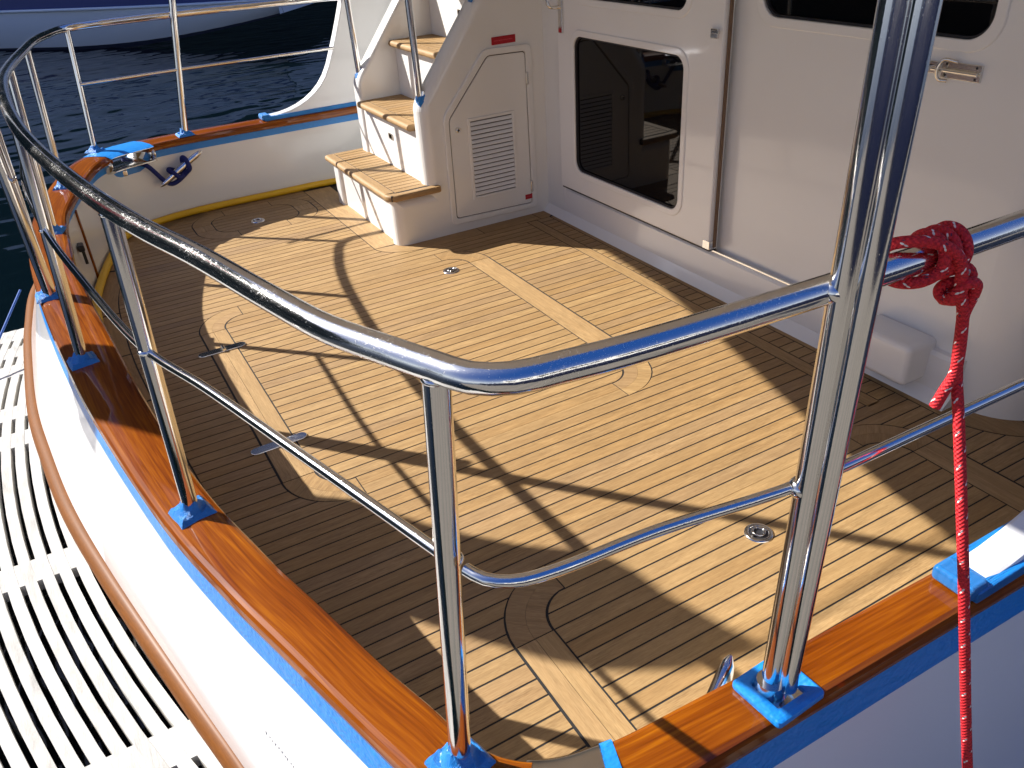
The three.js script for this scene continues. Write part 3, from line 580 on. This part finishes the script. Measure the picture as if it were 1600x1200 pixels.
// ------------------------------------------------------------------ furled flag aft of the stern (its shadow lies on the near deck)
{
  const u0 = -3.38, P = (u, w) => { const t = (u - u0) / 1.36; return V(u0 * .654 + w * -.757, t, u0 * .757 + w * .654); };
  const out = [[-1.56, -1.44, -1.55], [-1.44, -1.36, -1.62], [-1.2, -1.33, -1.65], [-1.05, -1.29, -1.63], [-.86, -1.27, -1.60], [-.63, -1.25, -1.60], [-.42, -1.24, -1.63], [-.3, -1.25, -1.585], [-.2, -1.28, -1.52], [-.12, -1.31, -1.49], [-.05, -1.36, -1.46], [0, -1.40, -1.44]];
  const rings = out.map(([u, a, b], i) => { const A = P(u, a), B = P(u, b), r = []; for (let j = 0; j < 16; j++) { const t = j / 16 * Math.PI * 2, f = .5 + .5 * Math.cos(t), d = .03 * Math.sin(t) * (1 + .8 * Math.sin(f * 22 + i)); r.push(A.clone().lerp(B, f).add(V(.6677 * d, 0, .7445 * d))); } return r; });
  const g = thing('ensign', 'limp hanging flag aft of the stern', 'flag'); mesh('cloth', loft(rings, { caps: true }), std(LIN(.35, .03, .04), { roughness: .9 }), g);
  const top = P(0, -1.42); mesh('staff', tube([[top.x, top.y + .02, top.z], [.1, 2.06, -3.05]], .006, { rad: 10 }), steel, g);
}

// ------------------------------------------------------------------ hose on the deck
{
  const st = stations(13.2, 23.4, 4).map(s => { const d = V(s.I.x - s.O.x, 0, s.I.z - s.O.z).normalize(); return at(s.W.clone().addScaledVector(d, .026), .021); }); st.push(V(1.9, .021, -5.03));
  tag(mesh('hose', tube(st, .0195, { seg: 160, rad: 14 }), yellow), 'yellow hose lying along the foot of the bulwark', 'hose');
}

// ------------------------------------------------------------------ cleats and mooring lines
function cleat(label, c, dir, out) {
  const g = thing('horn_cleat', label, 'cleat', [0, 0, 0], 'horn cleats inside the bulwark');
  const C = V(...c), D = V(...dir), N = V(...out).normalize(), L = D.length(), d = D.clone().normalize(), rings = [];
  const s = d.clone().cross(N).normalize();
  for (let i = 0; i <= 20; i++) { const f = i / 10 - 1, r = .0195 * Math.sqrt(Math.max(.03, 1 - Math.pow(Math.abs(f), 8))) * (1 - .22 * Math.abs(f)); const p = C.clone().addScaledVector(d, f * L).addScaledVector(N, .055 + .012 * f * f), R = []; for (let j = 0; j < 14; j++) { const t = j / 14 * Math.PI * 2; R.push(p.clone().addScaledVector(s, r * Math.cos(t)).addScaledVector(N, r * Math.sin(t))); } rings.push(R); }
  mesh('horn', loft(rings, { caps: true }), steel, g);
  for (const k of [-.22, .22]) { const a = C.clone().addScaledVector(d, k * L), b = a.clone().addScaledVector(N, .055); mesh('leg', tube([a, b], .013, { rad: 14 }), steel, g); }
  return { C, d, N, s, L };
}
const cl = cleat('polished horn cleat on the far bulwark with blue line', [.612, .285, -5.085], [.135, .078, 0], [0, .05, 1]);
cleat('polished horn cleat on the near bulwark at the deck edge', [.70, .27, -.625], [.075, .10, -.015], [0, .05, -1]);
{
  const q = (a, b, n) => cl.C.clone().addScaledVector(cl.d, a).addScaledVector(cl.s, b).addScaledVector(cl.N, n);
  const pts = [V(.335, .375, -5.12), V(.36, .365, -5.05), V(.43, .347, -5.01), q(-.10, .03, .05)];
  for (let i = 0; i < 26; i++) { const t = i / 26 * Math.PI * 2 * 3; pts.push(q(.055 * Math.sin(t / 2 + .3) + rr(-.006, .006), .034 * Math.cos(t), .05 + .028 * Math.sin(t + .5))); }
  tag(mesh('mooring_line', tube(pts, .0128, { seg: 260, rad: 10 }), blueRope), 'dark blue line made fast to the far cleat', 'rope');
  // a small pole bracket by the fairlead
  const g = thing('pole_bracket', 'polished clamp and short tube beside the far fairlead', 'bracket');
  mesh('tube', tube([[.225, .36, -5.0], [.30, .05, -5.0]], .011, { rad: 14 }), steel, g);
  mesh('clamp', [box(.20, .26, .29, .33, -5.02, -4.97, .008), box(.27, .33, .31, .345, -5.03, -4.99, .008), box(.19, .215, .27, .345, -5.01, -4.98, .006)], steel, g);
  tag(mesh('chafe_pad', box(.405, .475, .31, .402, -5.098, -5.086, .006), beige), 'tan chafe pad on the far bulwark next to the fairlead', 'pad');
}
// black latch of the stern gate
{
  const z = -4.15, x = wallX(z); const g = thing('gate_latch', 'black turn latch on the inside of the stern wall', 'latch', [x, .24, z]);
  mesh('body', box(.0, .03, -.012, .018, -.035, .03, .008), blackPlastic, g); mesh('lever', box(.012, .026, -.075, -.008, .008, .022, .004), blackPlastic, g);
}

// ------------------------------------------------------------------ red rope
const ropeMap = (() => {
  const c = document.createElement('canvas'); c.width = 256; c.height = 256; const x = c.getContext('2d'); x.fillStyle = '#c81822'; x.fillRect(0, 0, 256, 256);
  for (let i = -8; i < 16; i++) for (let j = 0; j < 12; j++) { x.fillStyle = (i + j) % 2 ? '#d8222c' : '#b8141e'; x.beginPath(); const X = i * 21.33 + (j % 2) * 10.6, Y = j * 21.33; x.ellipse(X + 10, Y + 10, 13, 7, (j % 2 ? .7 : -.7), 0, 7); x.fill(); }
  x.fillStyle = '#e9dfd6'; for (const [a, b] of [[40, 30], [62, 48], [166, 94], [188, 112], [40, 158], [62, 176], [166, 222], [188, 240]]) { x.beginPath(); x.ellipse(a, b, 15, 7, .6, 0, 7); x.fill(); }
  x.fillStyle = '#5a1a3a'; for (const [a, b] of [[52, 68], [178, 132], [52, 196], [178, 4]]) { x.beginPath(); x.ellipse(a, b, 12, 5, .6, 0, 7); x.fill(); }
  const t = new THREE.CanvasTexture(c); t.wrapS = t.wrapT = THREE.RepeatWrapping; t.colorSpace = THREE.SRGBColorSpace; t.repeat.set(22, 1); return t;
})();
const ropeBump = dataTex(128, 128, (u, v) => { const k = 128 + 60 * Math.sin((u * 8 + v * 6) * Math.PI * 2) + 60 * Math.sin((u * 8 - v * 6) * Math.PI * 2); return [clamp(k), clamp(k), clamp(k)]; }, false, [22, 1]);
const redRope = phy(LIN(1, 1, 1), { map: ropeMap, bumpMap: ropeBump, bumpScale: .0016, roughness: .7, sheen: .3 });
{
  const g = thing('red_rope', 'red braided rope with white flecks knotted round the near guardrail', 'rope');
  const A = V(.912, 1.139, -.583), r = .0262, pts = [];
  const ring = (x, a, k = 1) => V(A.x + x, A.y + r * k * Math.sin(a), A.z + r * k * Math.cos(a));
  const H = Math.PI / 2;
  // short tail, up into the hitch, loop to the left, three turns round the rail, then the long fall
  pts.push(V(.930, .925, -.545), V(.938, .95, -.542), V(.948, .972, -.540), V(.949, 1.0, -.541), V(.944, 1.035, -.542), V(.936, 1.07, -.543), V(.926, 1.095, -.545));
  pts.push(ring(.0, .1, 1.35), ring(-.022, .8, 1.25), ring(-.05, 1.5, 1.1), ring(-.066, 2.4, 1.05), ring(-.066, 3.4, 1.02), ring(-.056, 4.3, 1.05), ring(-.036, 5.2, 1.05));
  for (let i = 0; i <= 30; i++) { const a = 5.9 + i / 30 * Math.PI * 2 * 2.75; pts.push(ring(-.018 + .056 * i / 30, a, 1.03)); }
  pts.push(ring(.050, 5.9 + Math.PI * 5.8, 1.2), ring(.052, -1.0, 1.7), ring(.036, -1.25, 2.2), ring(.014, -1.3, 2.35), ring(.006, -1.0, 2.3), ring(.012, -.55, 2.0), ring(.026, -.6, 2.2));
  pts.push(V(.944, 1.06, -.545), V(.950, 1.03, -.546), V(.956, .995, -.546), V(.957, .965, -.541), V(.948, .91, -.518), V(.918, .72, -.443), V(.938, .357, -.36), V(.95, -.07, -.24));
  mesh('strand', tube(pts, .0076, { seg: 460, rad: 12 }), redRope, g);
  const k = []; for (let i = 0; i <= 22; i++) { const a = i / 22 * Math.PI * 2 * 1.15 + .4; k.push(V(A.x + .020 + .012 * Math.cos(a * .9), A.y - .047 + .011 * Math.sin(a), A.z + .026 + .013 * Math.cos(a))); }
  mesh('hitch', tube(k, .0076, { seg: 90, rad: 12 }), redRope, g);
}
tag(mesh('mooring_line', tube([[-.36, -.1, -4.75], [-.62, -.32, -4.3], [-.95, -.6, -3.9]], .006, { rad: 8 }), std(LIN(.02, .09, .35), { roughness: .7 })), 'thin blue mooring line leading down from the stern', 'rope');

// ------------------------------------------------------------------ swim platform
{
  const plat = thing('swim_platform', 'white slatted swim platform below the stern', 'swim platform');
  const pm = dataTex(512, 256, (u, v) => { const g = grain(u, v) * .8 + .5 * per(u, v, 9, 12, 4.4), k = 222 + 62 * g; return [clamp(k), clamp(k - 1), clamp(k - 4)]; }, true, [1.5, 4]);
  const wood = [[.70, .69, .66], [.64, .63, .60], [.67, .65, .61]].map(c => std(LIN(...c), { map: pm, roughness: .8, bumpMap: teakBump, bumpScale: .0016 }));
  const yT = -.35, x0 = z => -.385 + .23 * Math.pow((z + 3.4) / 1.65, 2), zA = -4.86, zB = -.55;
  const strip = (a, b, z0, z1, y0, y1, n) => { const p = [], q = []; for (let i = 0; i <= n; i++) { const z = z0 + (z1 - z0) * i / n; p.push([x0(z) + a, z]); q.unshift([x0(z) + b, z]); } const g = prismY([...p, ...q], y0, y1, 0); const uv = g.attributes.uv, P = g.attributes.position, o = rnd() * 5; for (let i = 0; i < uv.count; i++) uv.setXY(i, P.getZ(i) + o, P.getX(i) + P.getY(i) + o); return g; };
  const W = .036;
  for (let n = -4; n < 17; n++) mesh('slat', strip(.013 - n * .053 - W, .013 - n * .053, zA, zB, yT - .045, yT - rnd() * .0008, 24), wood[(n + 8) % 3], plat);
  const bars = [[-4.86, -4.72], [-4.63, -4.504], [-4.41, -4.28], [-3.955, -3.83], [-3.70, -3.573], [-2.742, -2.615], [-1.765, -1.64], [-.9, -.55]];
  bars.forEach(([a, b], i) => mesh('cross_bar', strip(-.9, .25, a, b, yT - .043, yT - .0016, 6), wood[i % 3], plat));
}

// ------------------------------------------------------------------ dock beside the boat
{
  const dock = structure('dock');
  const dm = [[.20, .19, .17], [.17, .165, .15], [.22, .20, .18]].map(c => std(LIN(...c), { map: teakMap, roughness: .85 }));
  for (let i = 0; i < 60; i++) mesh('plank', box(-5 + i * .2, -5 + i * .2 + .192, -.14, -.10 - rnd() * .003, -.22, 2.4, .003), dm[i % 3], dock);
}

// ------------------------------------------------------------------ water
{
  const g = new THREE.PlaneGeometry(300, 300, 1, 1); g.rotateX(-Math.PI / 2); g.translate(0, -.86, -60);
  const near = new THREE.PlaneGeometry(36, 34, 600, 600); near.rotateX(-Math.PI / 2); near.translate(2, -.8, -14);
  const p = near.attributes.position;
  for (let i = 0; i < p.count; i++) { const x = p.getX(i), z = p.getZ(i); p.setY(i, -.8 + .016 * nz.noise(x * .7, z * 1.5, 1.1) + .011 * nz.noise(x * 2.0 + 4, z * 4.6, 2.3) + .0065 * nz.noise(x * 4.4, z * 9, 7.7)); }
  near.computeVertexNormals();
  const wm = phy(LIN(.0012, .0045, .007), { roughness: .05, ior: 1.33 });
  const w = structure('water'); mesh('near_water', near, wm, w); mesh('open_water', g, wm, w);
}

// ------------------------------------------------------------------ other boat across the water
{
  const g = thing('moored_boat', 'white moored boat with dark blue band across the water', 'boat');
  const white = phy(LIN(.60, .68, .76), { roughness: .3 }), navy = phy(LIN(.008, .03, .17), { roughness: .3 }), dark = std(LIN(.015, .02, .04), { roughness: .5 });
  // local frame: s along the hull toward the right end, t outward to the camera
  const O = V(4.2, 0, -16.9), S = V(.716, 0, .698), T = V(.698, 0, -.716).negate();
  const at3 = (s, y, t) => O.clone().addScaledVector(S, s).addScaledVector(T, t).setY(y);
  const sec = (y0, y1, n, bulge) => { const R = []; for (let i = 0; i <= 30; i++) { const s = -12 + 12 * i / 30, e = clamp((s + 3.2) / 3.2, 0, 1), nar = e * e * .55, ring = []; for (let j = 0; j <= n; j++) { const f = j / n, yb = y0(s), y = yb + (y1(s) - yb) * f; ring.push(at3(s, y, -nar + bulge(f) - .9)); } R.push(ring); } return loft(R, { closed: false }); };
  const bot = s => s > -5 ? -.85 + .55 * Math.pow(clamp((s + 5) / 5, 0, 1), 1.7) : -.85;
  mesh('topsides', sec(bot, s => -.035, 8, f => .9 - .25 * (1 - f) * (1 - f)), white, g);
  mesh('boot_stripe', sec(s => bot(s) - .02, s => bot(s) + .11, 2, f => .905 - .25 * (1 - f * .12) * (1 - f * .12)), dark, g);
  mesh('sheer_band', sec(s => -.03, s => .2, 2, f => .9 + .01 * f), navy, g);
  mesh('rubbing_strake', tube([at3(-12, -.03, .02), at3(-6, -.03, .02), at3(-3.2, -.03, .02), at3(-1.5, -.03, -.15), at3(0, -.03, -.55)], .03, { rad: 8 }), white, g);
  mesh('bulwark', sec(s => .2, s => .75, 3, f => .92 - .05 * f), white, g);
  const tr = [at3(0, -.3, -.62), at3(0, .75, -.56), at3(-.1, .75, -3.4), at3(-.1, -.3, -3.3)]; const tg = new THREE.BufferGeometry().setFromPoints([tr[0], tr[1], tr[2], tr[0], tr[2], tr[3]]); tg.setAttribute('uv', new THREE.Float32BufferAttribute(new Float32Array(12), 2)); tg.computeVertexNormals(); mesh('transom', tg, white, g);
  const c = new THREE.BoxGeometry(6, 1.6, 2.2); c.rotateY(Math.atan2(-S.z, S.x)); const q = at3(-6, 1.5, -2); c.translate(q.x, q.y, q.z); mesh('deckhouse', c, white, g);
  const bb = new THREE.BoxGeometry(8.5, .5, 2.0); bb.rotateY(Math.atan2(-S.z, S.x)); const q2 = at3(-8.5, -.75, -2); bb.translate(q2.x, q2.y, q2.z); mesh('underbody', bb, dark, g);
}
// boat lying on the other side of the dock, behind the camera (mirrored in the polished posts)
{
  const g = thing('moored_boat', 'dark blue boat lying on the other side of the dock', 'boat');
  const hullM = phy(LIN(.012, .016, .04), { roughness: .25 }), whiteM = phy(LIN(.7, .7, .68), { roughness: .35 }), dk = std(LIN(.01, .01, .012), { roughness: .15 });
  const R = []; for (let i = 0; i <= 24; i++) { const x = -9 + 18 * i / 24, f = i / 24, w = 1.7 * Math.sqrt(Math.max(.02, 1 - Math.pow(Math.abs(2 * f - .75) / 1.27, 3))), h = 1.0 + .7 * f * f; R.push([V(x, -.9, 5.2 - w * .7), V(x, 0, 5.2 - w), V(x, h, 5.2 - w * 1.05), V(x, h, 5.2 + w * 1.05), V(x, 0, 5.2 + w), V(x, -.9, 5.2 + w * .7)]); }
  mesh('hull', toCreasedNormals(loft(R, { caps: true }), .5), hullM, g);
  const cab = mesh('deckhouse', box(-4, 3, 1.1, 2.6, 4.1, 6.2, .15), whiteM, g);
  for (let i = 0; i < 4; i++) mesh('window', box(-3.6 + i * 1.7, -2.3 + i * 1.7, 1.75, 2.3, 4.085, 4.12, .01), dk, cab);
}
// wooded shore beyond the basin
{
  const h = new THREE.PlaneGeometry(240, 60, 120, 24); h.rotateX(-Math.PI / 2); const p = h.attributes.position;
  for (let i = 0; i < p.count; i++) { const x = p.getX(i), z = p.getZ(i), f = clamp((30 - z) / 15, 0, 1); p.setY(i, -1.5 + 43 * f * f * (3 - 2 * f) * (.8 + .3 * nz.noise(x * .05, z * .05, 3)) + 2.6 * nz.noise(x * .4, z * .4, 5) * f); }
  h.translate(10, 0, -66); h.computeVertexNormals();
  const m = mesh('hill', h, std(LIN(.02, .03, .018), { roughness: 1 })); m.userData.kind = 'structure';
}

renderer.render(scene, camera);
